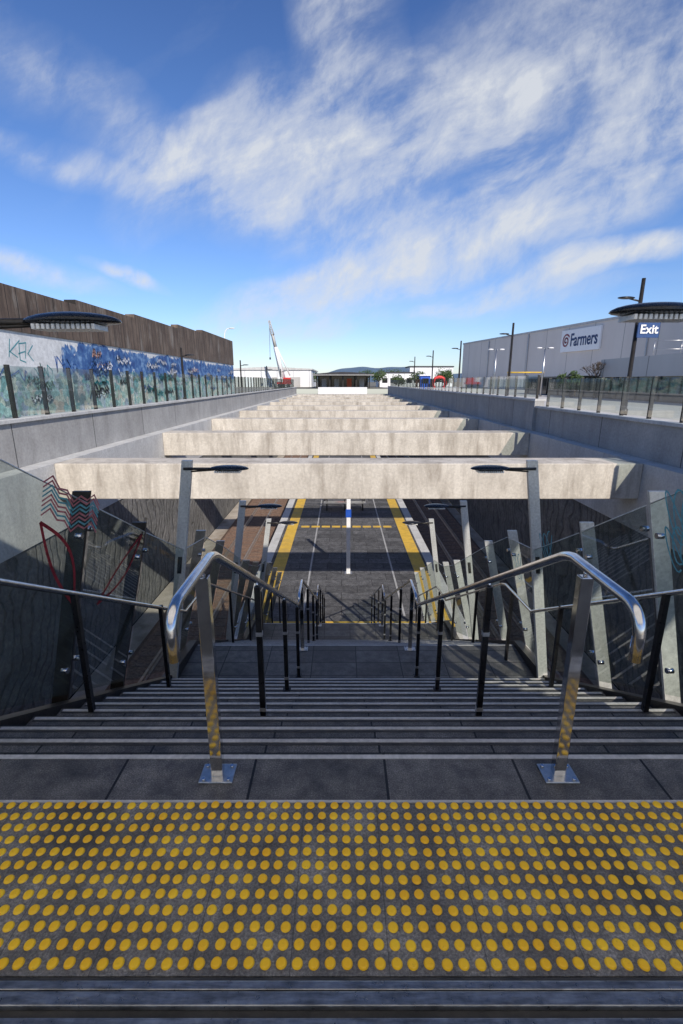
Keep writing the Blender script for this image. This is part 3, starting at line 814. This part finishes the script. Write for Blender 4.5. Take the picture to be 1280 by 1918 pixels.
# ------------------------------------------------------------ vegetation
def tree(x,y,h,r,seed,lab,name='tree'):
    rnd=random.Random(seed)
    e=thing(name,lab,'tree',(x,y,.45),'trees beyond the trench')
    mb=MB(); mb.tube([(0,0,0),(.05,0,h*.3),(0,.1,h*.7)],[.16,.12,.05],8)
    for i in range(6):
        a=rnd.uniform(0,6.28); z=h*rnd.uniform(.3,.55)
        mb.tube([(0,0,z),(math.cos(a)*r*.6,math.sin(a)*r*.6,z+h*.25)],[.07,.02],6)
    mb.obj('trunk','bark',e)
    mb=MB()
    cl=[(rnd.uniform(-r,r)*.7,rnd.uniform(-r,r)*.7,h*rnd.uniform(.42,.92),rnd.uniform(.3,.55)*r) for _ in range(14)]
    for (cx,cy,cz,cr) in cl:
        for _ in range(70):
            d=Vector((rnd.gauss(0,1),rnd.gauss(0,1),rnd.gauss(0,1))).normalized()*cr*rnd.uniform(.5,1.1)
            p=Vector((cx,cy,cz))+d; sz=rnd.uniform(.1,.22)
            u=Vector((rnd.gauss(0,1),rnd.gauss(0,1),rnd.gauss(0,1))).normalized(); v=u.orthogonal().normalized()
            mb.quad([p-u*sz,p+v*sz*.6,p+u*sz,p-v*sz*.6])
    mb.obj('crown','leaf',e)
for i,(x,y,h,r) in enumerate([(9,120,3.4,1.8),(12,135,4.2,2.4),(18,120,3.6,2.0),(20.5,100,3.2,1.7),(16,150,4.6,2.6),(23,112,3.8,2.1),(-8,135,3.6,2),(7,150,4.4,2.2),(12,105,2.6,1.4)]):
    tree(x,y,h,r,i,'small dense green tree beyond the trench')
tree(19.3,41.8,1.9,1.0,33,'rounded green shrub beside the car park')
rnd=random.Random(5)
e=thing('bare_tree','leafless winter tree with fine spreading branches','tree',(19.6,38.6,.45))
mb=MB()
def br(p,d,l,r,n):
    q=p+d*l; mb.tube([p,q],[r,r*.65],6)
    if n==0: return
    for _ in range(4):
        nd=(d+Vector((rnd.uniform(-.8,.8),rnd.uniform(-.8,.8),rnd.uniform(-.15,.5)))).normalized()
        br(q,nd,l*.72,r*.6,n-1)
br(Vector((0,0,0)),Vector((0,0,1)),1.0,.07,4)
mb.obj('trunk','bark',e)

# ------------------------------------------------------------ light, world, camera
el=math.radians(35); sd=Vector((.4,-.9,0)).normalized()
sun_dir=Vector((sd.x*math.cos(el),sd.y*math.cos(el),math.sin(el)))
ld=D.lights.new('sun','SUN'); ld.energy=5.0; ld.angle=math.radians(.5); ld.color=(1,.92,.82)
lo_=D.objects.new('sun',ld); col.objects.link(lo_); lo_.rotation_euler=(-sun_dir).to_track_quat('-Z','Y').to_euler(); lo_.location=(10,-20,30)
w=D.worlds.new('World'); scene.world=w; w.use_nodes=True; nt=w.node_tree; nt.nodes.clear()
out=nt.nodes.new('ShaderNodeOutputWorld'); bg=nt.nodes.new('ShaderNodeBackground'); bg.inputs[1].default_value=.15
sky=nt.nodes.new('ShaderNodeTexSky'); sky.sky_type='NISHITA'; sky.sun_disc=False; sky.sun_elevation=el; sky.sun_rotation=math.atan2(sd.x,sd.y)
sky.air_density=1.0; sky.dust_density=.3; sky.ozone_density=2.5
tc=nt.nodes.new('ShaderNodeTexCoord'); sx=nt.nodes.new('ShaderNodeSeparateXYZ'); nt.links.new(tc.outputs['Generated'],sx.inputs[0])
dy=math_n(nt,'MAXIMUM',math_n(nt,'ABSOLUTE',sx.outputs['Y']),.08)
gx=math_n(nt,'DIVIDE',sx.outputs['X'],dy); gz=math_n(nt,'DIVIDE',sx.outputs['Z'],dy)
cb=nt.nodes.new('ShaderNodeCombineXYZ'); nt.links.new(gx,cb.inputs[0]); nt.links.new(gz,cb.inputs[1])
G=cb.outputs[0]
def warp(vec,scale,det,amt,rough=.5):
    wn=nt.nodes.new('ShaderNodeTexNoise'); wn.inputs['Scale'].default_value=scale; wn.inputs['Detail'].default_value=det; wn.inputs['Roughness'].default_value=rough
    nt.links.new(vec,wn.inputs['Vector'])
    vm=nt.nodes.new('ShaderNodeVectorMath'); vm.operation='MULTIPLY_ADD'
    nt.links.new(wn.outputs['Color'],vm.inputs[0]); vm.inputs[1].default_value=(amt,amt*.8,0); vm.inputs[2].default_value=(-amt/2,-amt*.4,0)
    va=nt.nodes.new('ShaderNodeVectorMath'); va.operation='ADD'; nt.links.new(vec,va.inputs[0]); nt.links.new(vm.outputs[0],va.inputs[1])
    return va.outputs[0]
GW=warp(G,3.0,5,.16)
GS=warp(G,3.0,3,.14)
cp,sp_=math.cos(math.radians(15.06)),math.sin(math.radians(15.06))
def gno(px,py):
    u=(px-640)/907; v=(959-py)/907; k=cp+v*sp_
    return (u/k,(-sp_+v*cp)/k)
blobs=[((545,295),.15,.12,-10,1.6),((480,375),.08,.06,30,.9),((650,95),.075,.21,8,1.35),((850,215),.13,.08,0,1.3),
((335,335),.065,.12,-60,1.3),((850,440),.46,.055,24,1.5),((1180,320),.34,.07,30,1.2),((610,515),.26,.028,20,1.3),
((1150,480),.30,.024,14,1.4),((1100,130),.36,.15,20,.9),((150,200),.34,.06,-35,.5),((250,505),.07,.013,-18,1.5),((60,500),.14,.024,-10,1.0),((720,350),.15,.09,40,.9),((70,300),.16,.025,-15,.7),((900,570),.35,.018,8,.4)]
acc=None
for (c_,a,b,rot,wt) in blobs:
    g=gno(*c_)
    mp=nt.nodes.new('ShaderNodeMapping'); mp.vector_type='TEXTURE'
    mp.inputs['Location'].default_value=(g[0],g[1],0); mp.inputs['Rotation'].default_value=(0,0,math.radians(rot)); mp.inputs['Scale'].default_value=(a*1.45,b*1.45,1)
    nt.links.new(GW,mp.inputs['Vector'])
    gr=nt.nodes.new('ShaderNodeTexGradient'); gr.gradient_type='SPHERICAL'; nt.links.new(mp.outputs[0],gr.inputs[0])
    s_=math_n(nt,'MULTIPLY',gr.outputs['Fac'],wt)
    acc=s_ if acc is None else math_n(nt,'ADD',acc,s_)
acc=math_n(nt,'MINIMUM',acc,1.1)
def stretched(vec,rot,sc):
    mp=nt.nodes.new('ShaderNodeMapping'); mp.inputs['Rotation'].default_value=(0,0,math.radians(rot))
    nt.links.new(vec,mp.inputs['Vector'])
    mp2=nt.nodes.new('ShaderNodeMapping'); mp2.inputs['Scale'].default_value=sc; nt.links.new(mp.outputs[0],mp2.inputs['Vector'])
    return mp2.outputs[0]
f1=noise(nt,stretched(GS,-26,(1.0,2.8,1)),2.7,12,.60)
f2=noise(nt,stretched(GS,-60,(1.0,1.6,1)),6,12,.66)
k1=math_n(nt,'MULTIPLY',math_n(nt,'SUBTRACT',f1,.30),2.6,True)
k2=math_n(nt,'MULTIPLY',math_n(nt,'SUBTRACT',f2,.24),2.2,True)
den=math_n(nt,'MULTIPLY',acc,math_n(nt,'MULTIPLY',k1,math_n(nt,'MULTIPLY',k2,1.55)))
thin=math_n(nt,'MULTIPLY',math_n(nt,'SUBTRACT',f1,.5),.35,True)
den=math_n(nt,'ADD',den,thin)
mask=ramp(nt,den,[(0.01,(0,0,0)),(.14,(.12,.12,.12)),(.42,(.50,.50,.50)),(.9,(.90,.90,.90))])
up=math_n(nt,'GREATER_THAN',sx.outputs['Z'],0.0)
mask=math_n(nt,'MULTIPLY',mask,up)
hs=nt.nodes.new('ShaderNodeHueSaturation'); hs.inputs['Saturation'].default_value=1.10; nt.links.new(sky.outputs[0],hs.inputs['Color'])
tint=ramp(nt,sx.outputs['Z'],[(0.0,(.72,.78,1.0)),(.18,(.68,.76,1.0)),(.42,(.62,.70,.92)),(.62,(.50,.58,.82)),(1,(.7,.76,.9))])
skyc=mixc(nt,1.0,hs.outputs[0],tint,'MULTIPLY')
fin=mixc(nt,mask,skyc,(4.8,5.0,5.3))
nt.links.new(fin,bg.inputs[0]); nt.links.new(bg.outputs[0],out.inputs[0])

cam=D.cameras.new('camera'); co=D.objects.new('camera',cam); col.objects.link(co)
cam.sensor_fit='HORIZONTAL'; cam.sensor_width=24; cam.lens=17.0; cam.clip_end=10000; cam.clip_start=.05
co.location=(0,0,1.71); co.rotation_euler=(math.radians(90-15.06),0,0)
scene.camera=co
scene.view_settings.view_transform='Standard'
try: scene.view_settings.look='None'
except: pass
scene.view_settings.exposure=0
